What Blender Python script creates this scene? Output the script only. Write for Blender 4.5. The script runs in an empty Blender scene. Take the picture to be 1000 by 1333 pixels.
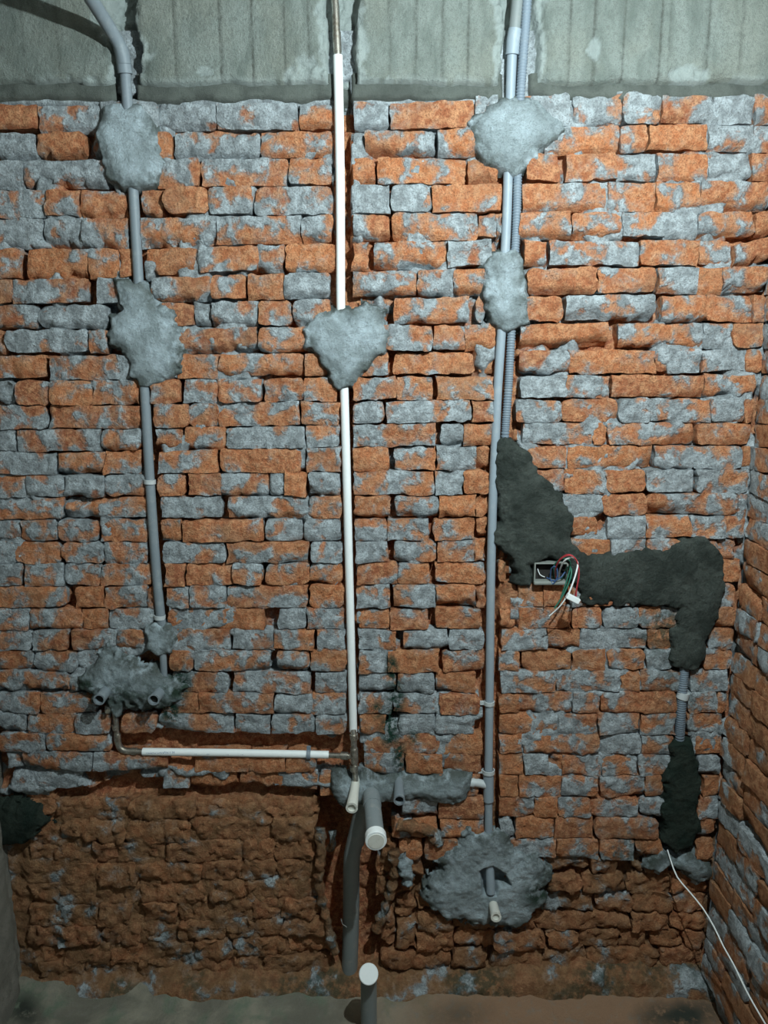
import bpy, math, random
import numpy as np
from mathutils import Vector, Matrix

# ------------------------------------------------------------------ camera
F = 960.0; TH = math.radians(11.0); D = 1.912; CZ = 1.84
XL, XR, CEIL = -1.085, 0.958, 2.90
S = bpy.context.scene
cam = bpy.data.objects.new('camera', bpy.data.cameras.new('camera'))
S.collection.objects.link(cam); S.camera = cam
cam.location = (0, -D, CZ); cam.rotation_euler = (math.radians(90) - TH, 0, 0)
cam.data.sensor_fit = 'VERTICAL'; cam.data.sensor_height = 36; cam.data.lens = F / 1333 * 36
cam.data.clip_start = 0.01
# ------------------------------------------------------------------ world and light
W = bpy.data.worlds.new('world'); S.world = W; W.use_nodes = True
W.node_tree.nodes['Background'].inputs[0].default_value = (0.62, 0.80, 0.86, 1)
W.node_tree.nodes['Background'].inputs[1].default_value = 0.045
ld = bpy.data.lights.new('ceiling_lamp', 'POINT'); ld.energy = 112; ld.color = (0.84, 0.98, 1.0); ld.shadow_soft_size = 0.014
lo = bpy.data.objects.new('ceiling_lamp_light', ld); S.collection.objects.link(lo)
lo.location = (0.42, -1.16, 2.50)
S.view_settings.view_transform = 'Standard'; S.view_settings.look = 'None'
S.view_settings.exposure = 0.0; S.view_settings.gamma = 1.0; S.view_settings.use_curve_mapping = False

# ------------------------------------------------------------------ helpers
rng = random.Random(7)
ct, st = math.cos(TH), math.sin(TH)
def at(u, v, y=0.0):                     # point of the plane y where photo position (u, v) lies
    a = (u - 500) / F; b = (666.5 - v) / F
    dy = ct + b * st; dz = -st + b * ct
    t = (y + D) / dy
    return Vector((a * t, y, CZ + dz * t))
def xz(u, v, y=0.0):
    p = at(u, v, y); return (p.x, p.z)
def uv_of(X, Z, Y=0.0):                  # the reverse, for arrays
    f_ = (Y + D); g = Z - CZ
    dep = f_ * ct - g * st; up = f_ * st + g * ct
    return 500 + F * X / dep, 666.5 - F * up / dep

def _h(ix, iy, iz, s):
    n = (ix * 374761393 + iy * 668265263 + iz * 2147483647 + s * 1274126177) & 0xffffffff
    n = ((n ^ (n >> 13)) * 1274126177) & 0xffffffff
    n = (n ^ (n >> 16)) * 2246822519 & 0xffffffff
    return ((n ^ (n >> 15)) & 0xffffff) / float(0xffffff) * 2 - 1
def vnoise(x, y, z, s=0):
    x = np.asarray(x, float); y = np.asarray(y, float); z = np.asarray(z, float) + np.zeros_like(x)
    xi, yi, zi = np.floor(x).astype(np.int64), np.floor(y).astype(np.int64), np.floor(z).astype(np.int64)
    fx, fy, fz = x - xi, y - yi, z - zi
    fx, fy, fz = [q * q * (3 - 2 * q) for q in (fx, fy, fz)]
    r = 0
    for a in (0, 1):
        for b in (0, 1):
            for c in (0, 1):
                w = (fx if a else 1 - fx) * (fy if b else 1 - fy) * (fz if c else 1 - fz)
                r = r + w * _h(xi + a, yi + b, zi + c, s)
    return r
def fbm(x, y, z, sc, oc=3, s=0):
    r = 0; a = 1; t = 0
    for i in range(oc):
        r = r + a * vnoise(x * sc + 11.3 * i, y * sc, z * sc, s + i); t += a; a *= .5; sc *= 2.03
    return r / t
def sstep(x): x = np.clip(x, 0, 1); return x * x * (3 - 2 * x)

def inpoly_sd(px, py, poly):             # signed distance (inside > 0)
    P = np.array(poly, float); n = len(P)
    d = np.full(px.shape, 1e9); ins = np.zeros(px.shape, bool)
    for i in range(n):
        ax, ay = P[i]; bx, by = P[(i + 1) % n]
        ex, ey = bx - ax, by - ay
        t = np.clip(((px - ax) * ex + (py - ay) * ey) / (ex * ex + ey * ey + 1e-12), 0, 1)
        d = np.minimum(d, np.hypot(px - ax - t * ex, py - ay - t * ey))
        c = ((ay > py) != (by > py)) & (px < (bx - ax) * (py - ay) / (by - ay + 1e-12) + ax)
        ins ^= c
    return np.where(ins, d, -d)

COL = S.collection
def mesh_obj(name, verts, faces, mat, parent=None, smooth=True, attrs=None, loc=None):
    me = bpy.data.meshes.new(name)
    if loc is not None:
        verts = np.asarray(verts, float) - np.asarray(loc, float)
    me.from_pydata([tuple(map(float, v)) for v in verts] if not isinstance(verts, np.ndarray) else verts.tolist(), [], faces)
    if attrs:
        for k, a in attrs.items():
            at_ = me.attributes.new(k, 'FLOAT', 'POINT')
            at_.data.foreach_set('value', np.broadcast_to(np.asarray(a, np.float32), (len(me.vertices),)).astype(np.float32).copy())
    me.materials.append(mat)
    if smooth: me.polygons.foreach_set('use_smooth', [True] * len(me.polygons))
    me.update()
    o = bpy.data.objects.new(name, me); COL.objects.link(o)
    if loc is not None: o.location = loc
    if parent is not None:
        o.parent = parent
        o.location = Vector(o.location) - parent.location
    return o
def grid_faces(nx, nz, off=0, keep=None):
    f = []
    for j in range(nz - 1):
        for i in range(nx - 1):
            a = off + j * nx + i
            q = (a, a + 1, a + nx + 1, a + nx)
            if keep is None or (keep[a] and keep[a + 1] and keep[a + nx] and keep[a + nx + 1]): f.append(q)
    return f
def compact(verts, faces, arr=()):
    used = sorted({i for f in faces for i in f}); m = {k: i for i, k in enumerate(used)}
    return np.asarray(verts)[used], [tuple(m[i] for i in f) for f in faces], [np.asarray(a)[used] for a in arr]
def empty(name, label, cat, loc, group=None):
    o = bpy.data.objects.new(name, None); COL.objects.link(o); o.location = loc
    o['label'] = label; o['category'] = cat
    o.empty_display_size = .05
    if group: o['group'] = group
    return o
def tag(o, label, cat, group=None):
    o['label'] = label; o['category'] = cat
    if group: o['group'] = group
    return o

# tube along a path; radius per point; optional ends
def resample(pts, step):
    out = [Vector(pts[0])]
    P = [Vector(p) for p in pts]
    n = len(P)
    for i in range(n - 1):
        p0 = P[max(i - 1, 0)]; p1 = P[i]; p2 = P[i + 1]; p3 = P[min(i + 2, n - 1)]
        k = max(1, int((p2 - p1).length / step))
        for j in range(1, k + 1):
            t = j / k
            out.append(.5 * ((2 * p1) + (-p0 + p2) * t + (2 * p0 - 5 * p1 + 4 * p2 - p3) * t * t + (-p0 + 3 * p1 - 3 * p2 + p3) * t ** 3))
    return out
def tube_geo(path, rad, seg=16, cap=True, bore=None):
    P = [Vector(p) for p in path]; n = len(P)
    rad = [rad] * n if not hasattr(rad, '__len__') else list(rad)
    V, Fc = [], []
    up = None
    for i in range(n):
        d = (P[min(i + 1, n - 1)] - P[max(i - 1, 0)]).normalized()
        if up is None:
            up = Vector((0, 1, 0)) if abs(d.y) < .9 else Vector((1, 0, 0))
        a = d.cross(up).normalized(); up = a.cross(d).normalized() if a.length else up
        b = up
        for k in range(seg):
            t = 2 * math.pi * k / seg
            V.append(P[i] + (a * math.cos(t) + b * math.sin(t)) * rad[i])
        up = b
    for i in range(n - 1):
        for k in range(seg):
            k2 = (k + 1) % seg
            Fc.append((i * seg + k, i * seg + k2, (i + 1) * seg + k2, (i + 1) * seg + k))
    if cap:
        Fc.append(tuple(range(seg - 1, -1, -1)) if True else None)
        if bore is None:
            Fc.append(tuple((n - 1) * seg + k for k in range(seg)))
        else:                      # a hollow mouth at the far end: lip, inner wall, floor
            r_in, dep = bore
            d = (P[-1] - P[-2]).normalized(); c = P[-1]
            base = (n - 1) * seg
            ring = [c + (V[base + k] - c) * (r_in / rad[-1]) for k in range(seg)]
            s1 = len(V); V += ring; s2 = len(V); V += [p - d * dep for p in ring]
            for k in range(seg):
                k2 = (k + 1) % seg
                Fc.append((base + k, base + k2, s1 + k2, s1 + k)); Fc.append((s1 + k, s1 + k2, s2 + k2, s2 + k))
            Fc.append(tuple(s2 + k for k in range(seg)))
    return V, Fc
def add_edge_split(o, ang=40):
    m = o.modifiers.new('split', 'EDGE_SPLIT'); m.split_angle = math.radians(ang)
def tube(name, path, rad, mat, parent=None, seg=16, bore=None, step=None):
    if step: path = resample(path, step)
    V, Fc = tube_geo(path, rad, seg, True, bore)
    V = np.array([tuple(v) for v in V])
    c = tuple(V.mean(axis=0))
    o = mesh_obj(name, V, Fc, mat, parent, True, None, c)
    add_edge_split(o)
    return o
def box(name, c, sx, sy, sz, mat, parent=None, rot=None, bev=.0):
    V = [Vector((x * sx / 2, y * sy / 2, z * sz / 2)) for x in (-1, 1) for y in (-1, 1) for z in (-1, 1)]
    R = Matrix.Identity(3) if rot is None else rot
    V = np.array([tuple(R @ v + Vector(c)) for v in V])
    Fc = [(0, 1, 3, 2), (4, 6, 7, 5), (0, 4, 5, 1), (2, 3, 7, 6), (0, 2, 6, 4), (1, 5, 7, 3)]
    o = mesh_obj(name, V, Fc, mat, parent, False, None, tuple(c))
    if bev:
        m = o.modifiers.new('bevel', 'BEVEL'); m.width = bev; m.segments = 2
    return o

# ------------------------------------------------------------------ materials
class NT:
    def __init__(s, name):
        s.m = bpy.data.materials.new(name); s.m.use_nodes = True; s.t = s.m.node_tree
        s.b = s.t.nodes['Principled BSDF']; s.geo = s.n('ShaderNodeNewGeometry')
    def n(s, t, **k):
        o = s.t.nodes.new(t)
        for a, b in k.items(): setattr(o, a, b)
        return o
    def l(s, a, b): s.t.links.new(a, b)
    def setin(s, sock, v):
        if isinstance(v, bpy.types.NodeSocket): s.l(v, sock)
        else: sock.default_value = v
    def noise(s, sc, det=4, rough=.6, dist=0., vec=None, out='Fac'):
        o = s.n('ShaderNodeTexNoise'); s.l(vec or s.geo.outputs['Position'], o.inputs['Vector'])
        o.inputs['Scale'].default_value = sc; o.inputs['Detail'].default_value = det
        o.inputs['Roughness'].default_value = rough; o.inputs['Distortion'].default_value = dist
        return o.outputs[out]
    def math(s, op, a, b=0., c=None, clamp=False):
        o = s.n('ShaderNodeMath', operation=op, use_clamp=clamp); s.setin(o.inputs[0], a); s.setin(o.inputs[1], b)
        if c is not None: s.setin(o.inputs[2], c)
        return o.outputs[0]
    def step(s, v, lo, hi, a=0., b=1.):
        o = s.n('ShaderNodeMapRange', interpolation_type='SMOOTHSTEP'); s.setin(o.inputs[0], v)
        for i, q in zip((1, 2, 3, 4), (lo, hi, a, b)): s.setin(o.inputs[i], q)
        return o.outputs[0]
    def mix(s, f, a, b, mode='MIX'):
        o = s.n('ShaderNodeMix', data_type='RGBA', blend_type=mode)
        s.setin(o.inputs[0], f)
        for sock, v in ((o.inputs[6], a), (o.inputs[7], b)):
            if isinstance(v, tuple): v = (*v, 1) if len(v) == 3 else v
            s.setin(sock, v)
        return o.outputs[2]
    def attr(s, name): return s.n('ShaderNodeAttribute', attribute_name=name).outputs['Fac']
    def bump(s, h, strength, dist, prev=None):
        o = s.n('ShaderNodeBump'); s.setin(o.inputs['Height'], h)
        o.inputs['Strength'].default_value = strength; o.inputs['Distance'].default_value = dist
        if prev is not None: s.l(prev, o.inputs['Normal'])
        return o.outputs[0]
    def done(s, col, rough, nrm=None, metal=0., spec=.3):
        s.setin(s.b.inputs['Base Color'], (*col, 1) if isinstance(col, tuple) and len(col) == 3 else col)
        s.setin(s.b.inputs['Roughness'], rough); s.b.inputs['Metallic'].default_value = metal
        s.b.inputs['Specular IOR Level'].default_value = spec
        if nrm is not None: s.l(nrm, s.b.inputs['Normal'])
        return s.m

def brick_material():
    k = NT('old_brick')
    grey, tone, dust, alg = k.attr('grey'), k.attr('tone'), k.attr('dust'), k.attr('algae')
    n1 = k.noise(13, 4, .52, .25); n2 = k.noise(60, 5, .65); n3 = k.noise(260, 4, .7); n4 = k.noise(7, 3, .5, .5)
    c = k.mix(tone, (0.68, 0.245, 0.10), (0.42, 0.14, 0.07))
    c = k.mix(k.step(n2, .35, .68), c, (0.78, 0.39, 0.20))
    c = k.mix(k.step(n3, .46, .68, 0, .7), c, (0.22, 0.07, 0.04))
    c = k.mix(k.math('MULTIPLY', k.step(n4, .52, .7), .35), c, (0.34, 0.22, 0.14))
    # dry mud and dust
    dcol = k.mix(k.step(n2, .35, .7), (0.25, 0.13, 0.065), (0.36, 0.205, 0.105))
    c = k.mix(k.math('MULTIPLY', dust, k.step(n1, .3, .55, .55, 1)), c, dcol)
    # cement residue
    v = k.math('ADD', n1, k.math('MULTIPLY', k.math('SUBTRACT', grey, .52), .40))
    v = k.math('ADD', v, k.math('MULTIPLY', k.math('SUBTRACT', n2, .5), .22))
    m = k.step(v, .468, .545)
    thin = k.step(v, .39, .50, 0, .45)
    g = k.mix(k.step(k.noise(38, 5, .65), .36, .66), (0.29, 0.32, 0.335), (0.57, 0.635, 0.67))
    g = k.mix(k.step(n3, .46, .7, 0, .7), g, (0.17, 0.19, 0.195))
    c = k.mix(thin, c, k.mix(.6, c, (0.50, 0.42, 0.36)))
    c = k.mix(m, c, g)
    c = k.mix(k.step(k.noise(150, 4, .75), .52, .70, 0, .5), c, k.mix(.8, c, (0.05, 0.04, 0.035)))
    am = k.math('MULTIPLY', alg, k.step(k.noise(45, 5, .7), .38, .56), clamp=True)
    c = k.mix(am, c, (0.018, 0.055, 0.038))
    h = k.math('ADD', k.math('MULTIPLY', m, .4), k.math('ADD', k.math('MULTIPLY', n2, .8), k.math('ADD', k.math('MULTIPLY', n3, .35), k.math('MULTIPLY', k.noise(125, 5, .7, .3), .7))))
    b = k.bump(h, 1.0, .011)
    pit = k.noise(620, 3, .7)
    b = k.bump(pit, .6, .0022, b)
    return k.done(c, .93, b, spec=.15)
def cement_material(name, a, b_, dk, dist=.006, stain=None):
    k = NT(name)
    n1 = k.noise(14, 5, .6, .3); n2 = k.noise(70, 5, .7); n3 = k.noise(330, 3, .7)
    c = k.mix(k.step(n1, .38, .62), a, b_)
    c = k.mix(k.step(n2, .52, .74, 0, .6), c, dk)
    c = k.mix(k.step(n3, .52, .7, 0, .45), c, dk)
    if stain: c = k.mix(k.math('MULTIPLY', k.attr('wet'), k.step(k.noise(24, 5, .6), .36, .58), clamp=True), c, (.125, .148, .138))
    if stain: c = k.mix(k.math('MULTIPLY', k.attr('algae'), k.step(k.noise(30, 4, .6), .35, .55), clamp=True), c, stain)
    h = k.math('ADD', k.math('MULTIPLY', n2, 1.), k.math('MULTIPLY', n3, .4))
    return k.done(c, .92, k.bump(k.noise(520, 3, .7), .9, .003, k.bump(h, 1., dist)), spec=.2)
def beam_material():
    k = NT('board_marked_concrete')
    gr = k.attr('groove'); ch = k.attr('chip')
    mp = k.n('ShaderNodeMapping'); k.l(k.geo.outputs['Position'], mp.inputs[0]); mp.inputs['Scale'].default_value = (1, 1, .4)
    n1 = k.noise(20, 5, .6, .2, vec=mp.outputs[0]); n2 = k.noise(5, 4, .6); n3 = k.noise(110, 5, .7); n4 = k.noise(400, 3, .7)
    c = k.mix(k.step(n1, .35, .65), (0.15, 0.178, 0.16), (0.25, 0.285, 0.262))
    c = k.mix(k.step(n2, .42, .62, 0, .45), c, (0.27, 0.28, 0.235))
    c = k.mix(k.step(n3, .45, .7, 0, .55), c, (0.15, 0.165, 0.15))
    c = k.mix(k.step(n4, .45, .68, 0, .6), c, (0.12, 0.13, 0.12))
    c = k.mix(k.math('MULTIPLY', gr, k.step(n3, .3, .6, .35, .9), clamp=True), c, (0.075, 0.08, 0.07))
    c = k.mix(k.math('MULTIPLY', ch, .75), c, (0.35, 0.40, 0.39))
    h = k.math('ADD', n3, k.math('MULTIPLY', n4, .4))
    return k.done(c, .9, k.bump(h, 1., .006), spec=.2)
def floor_material():
    k = NT('stained_concrete')
    n1 = k.noise(6, 5, .6, .4); n2 = k.noise(40, 5, .65); n3 = k.noise(250, 3, .7); n5 = k.noise(11, 4, .6)
    c = k.mix(k.step(n1, .38, .62), (0.155, 0.148, 0.118), (0.27, 0.255, 0.20))
    c = k.mix(k.step(n5, .5, .66, 0, .7), c, (0.12, 0.17, 0.12))
    c = k.mix(k.attr('dust'), c, (0.26, 0.155, 0.095))
    c = k.mix(k.step(n2, .5, .72, 0, .5), c, (0.20, 0.19, 0.165))
    c = k.mix(k.math('MULTIPLY', k.attr('algae'), k.step(n2, .25, .5), clamp=True), c, (0.035, 0.04, 0.032))
    return k.done(c, .9, k.bump(k.math('ADD', n2, k.math('MULTIPLY', n3, .4)), .9, .006), spec=.2)
def plastic(name, col, rough=.45, dirt=.25, dcol=(.3, .3, .28), spec=.5):
    k = NT(name)
    n = k.noise(35, 5, .7); n2 = k.noise(160, 4, .7)
    c = k.mix(k.step(n, .5, .75, 0, dirt), col, dcol)
    c = k.mix(k.step(n2, .6, .75, 0, dirt), c, dcol)
    return k.done(c, rough, k.bump(n2, .2, .001), spec=spec)
M_BRICK = brick_material()
M_CEM = cement_material('dry_grey_cement', (.37, .44, .465), (.56, .665, .72), (.20, .235, .24), .013, (.04, .07, .05))
M_DARK = cement_material('wet_dark_mortar', (.048, .060, .053), (.095, .112, .10), (.022, .03, .025), .018)
M_MOSS = cement_material('black_green_mortar', (.020, .036, .028), (.042, .058, .046), (.008, .014, .010), .018)
M_BAND = cement_material('smooth_bedding_mortar', (.09, .10, .09), (.13, .145, .13), (.06, .07, .06), .003)
M_BEAM = beam_material(); M_FLOOR = floor_material()
M_PLAST = cement_material('rough_render', (.21, .20, .17), (.28, .265, .23), (.14, .135, .115), .006)
M_PIPE = plastic('grey_pvc', (.19, .225, .25), .5, .5, (.33, .36, .36), spec=.3)
M_PIPE3 = plastic('light_grey_pvc', (.27, .325, .37), .45, .4, (.40, .44, .45), spec=.35)
M_STUB = plastic('cement_dusted_pvc', (.21, .24, .25), .6, .6, (.34, .35, .33), spec=.25)
M_PIPE2 = plastic('dusty_grey_pvc', (.19, .215, .215), .5, .5, (.30, .29, .26))
M_PALE = plastic('pale_grey_plastic', (.48, .52, .53), .45, .3)
M_WHITE = plastic('white_plastic', (.84, .88, .88), .35, .12, (.5, .5, .46))
M_IVORY = plastic('ivory_plastic', (.66, .66, .60), .5, .5, (.42, .40, .34))
M_CORR = plastic('corrugated_grey_plastic', (.18, .225, .27), .5, .4, (.33, .35, .35), spec=.3)
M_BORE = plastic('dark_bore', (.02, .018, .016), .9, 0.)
M_RED = plastic('red_wire_plastic', (.42, .04, .05), .4, .1)
M_GREEN = plastic('green_wire_plastic', (.03, .16, .11), .4, .1)
M_BLUE = plastic('blue_wire_plastic', (.05, .10, .22), .4, .1)
M_INK = plastic('print_ink', (.16, .22, .34), .6, .3, (.5, .55, .6))
def steel():
    k = NT('dull_steel'); n = k.noise(60, 5, .7)
    c = k.mix(k.step(n, .35, .7), (.62, .60, .55), (.24, .21, .17))
    return k.done(c, k.step(n, .3, .7, .22, .5), k.bump(n, .2, .001), metal=.9)
M_STEEL = steel()

# ------------------------------------------------------------------ layout of the brick courses, read off the photograph
rowL = [156, 189, 228, 266, 303, 345, 383, 412, 447, 479, 512, 544, 574, 604, 634, 662, 692, 720, 749, 779, 806, 834, 861, 889, 915, 943, 967, 992, 1016, 1058, 1089, 1120, 1144, 1170, 1198, 1224, 1249, 1270]
rowM = [152, 187, 221, 259, 296, 332, 369, 404, 442, 475, 505, 537, 566, 597, 629, 662, 690, 720, 746, 777, 808, 833, 861, 890, 917, 945, 969, 994, 1024, 1053, 1079, 1106, 1131, 1157, 1182, 1206, 1229, 1256]
rowR = [144, 182, 217, 257, 294, 331, 365, 404, 437, 472, 503, 535, 566, 595, 627, 658, 687, 716, 745, 775, 805, 833, 859, 887, 915, 943, 971, 997, 1024, 1052, 1077, 1107, 1131, 1154, 1182, 1206, 1227, 1252]
NR = 38
def rc(k, u):
    k = max(0, min(NR - 1, k)) if 0 <= k < NR else k
    if k < 0: return rc(0, u) - (rc(1, u) - rc(0, u))
    if k >= NR: return rc(NR - 1, u) + 24
    return float(np.interp(u, [100, 330, 560, 820], [rowL[k], rowL[k] * .45 + rowM[k] * .55, rowM[k], rowR[k]]))
# (start, end, cement 0-9) in 0.35 px units from the left, middle and right thirds
ROWS = [
 ["-20,135,1 145,370,7 375,585,7 590,808,8", "-118,180,8 187,308,6 390,518,5 524,830,4 835,925,6", "30,145,7 150,258,8 272,455,6 460,600,7 603,788,5 792,938,8 948,1070,4"],
 ["-20,130,8 135,312,1 340,390,4 560,640,1 645,965,6", "40,305,3 385,415,8 425,690,3 702,865,5", "90,165,4 170,445,4 450,548,3 553,770,2 775,945,6 948,1070,5"],
 ["-20,80,8 82,415,7 590,740,4 748,1068,5", "145,305,4 385,465,3 475,805,3 815,925,3", "100,220,1 245,430,3 434,585,6 590,775,4 780,935,8 940,1070,2"],
 ["-20,165,6 168,295,5 300,470,3 525,605,3 612,775,2 778,940,7", "17,308,6 382,522,9 526,672,9 678,935,3", "85,400,4 405,580,5 584,745,4 748,1000,4 1004,1070,3"],
 ["-20,155,7 162,305,8 308,475,5 525,800,5 803,1118,4", "195,308,5 388,520,4 532,848,4 852,915,2 920,940,1", "75,265,4 270,455,3 460,612,6 615,735,8 738,945,4 950,1070,2"],
 ["-20,70,4 100,325,2 328,440,3 445,485,1 540,725,1 735,960,5", "30,125,8 130,318,2 385,440,3 460,735,5 738,900,8", "90,175,4 188,520,6 525,740,4 745,862,6 865,1070,2"],
 ["-20,50,2 50,320,4 360,440,8 560,780,5 785,912,1", "-10,125,3 128,295,7 385,620,4 625,755,6 758,900,4", "105,365,2 370,585,3 590,735,6 740,830,2 835,1070,4"],
 ["-20,140,7 145,400,8 600,715,3 720,780,9 785,955,7", "32,155,3 168,300,5 540,815,5 845,880,2", "90,238,2 245,580,7 605,770,4 773,935,4 942,1070,3"],
 ["-20,18,2 22,325,8 328,400,4 655,955,4", "35,250,4 500,680,5 685,800,4 803,915,3", "75,405,1 440,755,4 765,868,8 870,1070,2"],
 ["-20,170,2 185,485,5 565,660,9 662,810,4 815,1125,3", "205,305,3 415,515,5 535,835,2 855,910,1", "75,258,5 262,580,3 585,630,3 633,750,8 752,915,6 918,1070,2"],
 ["-20,48,7 55,182,3 185,340,3 345,515,5 562,668,2 685,808,7 812,975,5", "52,200,4 203,325,4 388,545,4 548,680,5 698,905,3", "80,250,8 252,412,5 425,760,3 765,955,4 958,1070,2"],
 ["-20,172,5 182,520,4 570,700,3 705,810,5 815,1115,5", "192,335,4 385,500,5 508,825,6 830,905,2", "65,232,7 238,440,3 445,570,8 575,785,6 788,915,7 918,1070,3"],
 ["-20,58,7 65,370,6 378,525,6 580,675,4 685,838,3 840,1130,7", "208,335,5 385,692,5 710,795,7 798,900,2", "90,345,7 348,405,2 408,735,5 738,935,3 942,1070,6"],
 ["-20,205,7 215,385,4 388,525,2 590,808,4 820,1120,2", "212,340,4 385,520,3 540,692,4 695,845,7 848,895,1", "60,250,4 258,572,3 578,722,6 726,905,6 910,1070,1"],
 ["-20,95,5 98,235,6 238,385,8 390,540,6 588,688,2 705,820,3 822,998,5", "75,127,7 130,212,1 218,340,7 388,688,5 692,790,9 795,890,2", "108,240,5 243,395,3 398,545,2 548,725,8 735,930,5 932,1070,5"],
 ["-20,230,4 235,545,6 595,822,7 848,1145,5", "222,340,4 388,522,3 540,700,6 703,840,2 845,890,1", "165,232,6 238,385,7 388,550,3 552,885,4 888,1000,4"],
 ["-20,75,7 80,210,6 214,365,5 372,545,4 598,672,3 678,980,3", "60,200,8 204,338,7 390,510,6 513,665,5 685,840,2 842,885,2", "220,365,3 405,545,7 549,712,3 715,840,7 843,925,3 928,1000,5"],
 ["-20,55,7 58,225,4 230,385,4 388,545,5 605,838,7 845,1145,3", "230,345,7 395,518,7 535,695,6 698,835,4 838,880,2", "260,410,3 415,545,7 550,680,3 690,815,5 820,875,5"],
 ["-20,80,6 92,232,7 235,372,5 375,560,4 615,685,1 690,865,3 868,975,5", "-8,50,1 60,225,3 228,345,5 400,550,3 553,670,4 692,875,3", "0,30,2 828,915,2"],
 ["-20,245,3 280,388,2 392,545,4 550,575,2 620,700,5 703,842,6 848,1142,5", "222,350,4 400,520,6 535,690,7 693,840,3 842,880,2", "10,70,2 74,160,3 164,240,3 260,330,4 334,420,2 430,540,4 820,880,6"],
 ["-20,108,6 112,300,3 305,400,3 405,570,6 630,685,4 690,980,3", "105,210,8 215,355,6 405,520,3 523,665,3 692,860,2", "0,60,2 75,270,3 273,380,3 392,520,7 522,680,4 810,905,1"],
 ["-20,118,7 122,255,7 270,430,5 435,535,2 635,855,4 868,1020,6", "90,238,3 250,355,5 405,545,6 575,738,8 740,870,8", "10,180,5 182,296,3 300,550,8 555,650,4 780,868,4"],
 ["-20,120,3 130,285,5 290,440,6 630,715,3 722,1005,6", "103,225,4 228,358,4 410,510,5 515,705,2 718,875,5", "0,75,3 85,270,1 273,395,3 405,545,3 550,660,8 760,890,4"],
 ["-20,258,5 262,420,7 640,850,6 865,1155,5", "245,360,7 408,545,8 550,690,7 695,840,2", "5,210,5 215,450,6 455,525,3 530,670,4 712,850,7"],
 ["-20,150,5 155,350,5 600,735,3 740,1017,4", "95,230,8 233,360,5 408,530,7 535,695,5 708,855,3", "0,75,1 80,270,4 273,375,7 380,660,2 705,812,6 815,875,2"],
 ["-20,100,7 105,278,5 282,410,6 450,580,3 590,870,6 878,1005,8", "82,240,8 245,360,6 410,505,2 555,690,8 693,835,8", "0,218,4 222,365,6 368,520,6 528,655,7 700,835,6"],
 ["-20,165,5 172,415,3", "425,705,3 720,865,2", "0,85,4 90,370,3 372,530,7 535,650,5 730,860,3"],
 ["22,80,6 82,345,6 350,620,4 720,925,2 930,1060,3", "135,245,1 430,575,6 580,720,2 725,860,4", "0,90,3 92,180,8 182,235,4 238,380,5 382,515,5 520,640,5 745,825,7"],
 ["30,300,6 605,700,6 705,880,1 890,1060,2", "145,250,2 260,330,2 690,850,3", "0,70,1 75,230,2 234,365,5 375,540,5 543,615,2 760,860,3"],
 ["85,190,1 190,470,2 474,720,2 724,930,2", "5,180,2 184,250,1 570,700,7 705,870,2", "0,130,4 132,220,1 222,340,5 343,515,5 525,612,7 735,820,5"],
 ["100,215,2 220,460,3 465,700,4 705,930,3", "5,80,2 85,245,1 530,600,5 604,700,4 710,870,2", "0,50,8 60,205,3 208,350,2 360,590,3 735,845,5"],
 ["100,340,1 345,605,3 610,890,1", "-30,90,2 95,245,1 560,640,2 650,775,2", "20,210,6 215,370,4 373,500,5 510,605,4 735,805,1"],
 ["95,350,2 355,500,2 505,740,4 745,890,1", "-35,95,2 100,250,1 470,510,2 550,640,3", "30,170,5 180,340,6 345,440,1 495,545,1 555,640,3 720,800,4"],
 ["100,350,1 355,510,2 515,765,2 770,905,2", "-15,140,5 145,255,1 465,512,1 680,760,4 770,850,2", "30,180,5 185,310,1 314,480,4 485,650,3 655,790,3"],
 ["100,360,4 365,480,2 530,650,2 655,765,2 770,835,2 840,935,1", "10,110,2 115,265,1 680,760,5", "20,140,6 145,355,6 365,500,6 503,650,4 655,790,2"],
 ["95,370,4 375,520,3 525,650,2 660,840,2 845,940,3", "15,115,3 120,285,2 625,755,1 765,990,3", "40,135,5 140,490,1 500,640,2 645,790,2"],
 ["100,230,4 235,400,2 405,520,2 525,720,2 725,860,4", "-60,130,3 135,300,2 620,760,2 765,920,3", "-20,180,5 185,300,6 305,450,2 460,560,3 570,690,1 695,800,2"],
 ["140,300,2 305,500,2 505,700,2 705,860,2 865,960,2", "50,290,2 490,750,2 755,880,3", "-30,160,3 165,330,6 335,600,3 605,800,2"],
]
ALGAE = [(510, 870, 9, 22), (515, 910, 13, 30), (508, 950, 14, 30), (520, 985, 10, 26), (490, 925, 12, 14), (538, 960, 8, 12), (117, 893, 16, 14), (232, 890, 20, 26), (222, 925, 18, 20), (160, 900, 60, 22), (700, 1160, 24, 26), (600, 1000, 6, 6), (880, 900, 40, 90), (870, 820, 60, 40), (820, 1110, 40, 30), (655, 700, 20, 80)]
ALG_S = [1, 1, 1, .9, .8, .7, 1, .9, .9, .6, .8, .3, .25, .5, .4, .5]
def algae(X, Z):
    u, v = uv_of(X, Z)
    a = 0
    for (cu, cv, ru, rv), s in zip(ALGAE, ALG_S):
        a = np.maximum(a, s * np.clip(1.25 - np.hypot((u - cu) / ru, (v - cv) / rv), 0, 1))
    return np.clip(a * 1.4, 0, 1)

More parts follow.
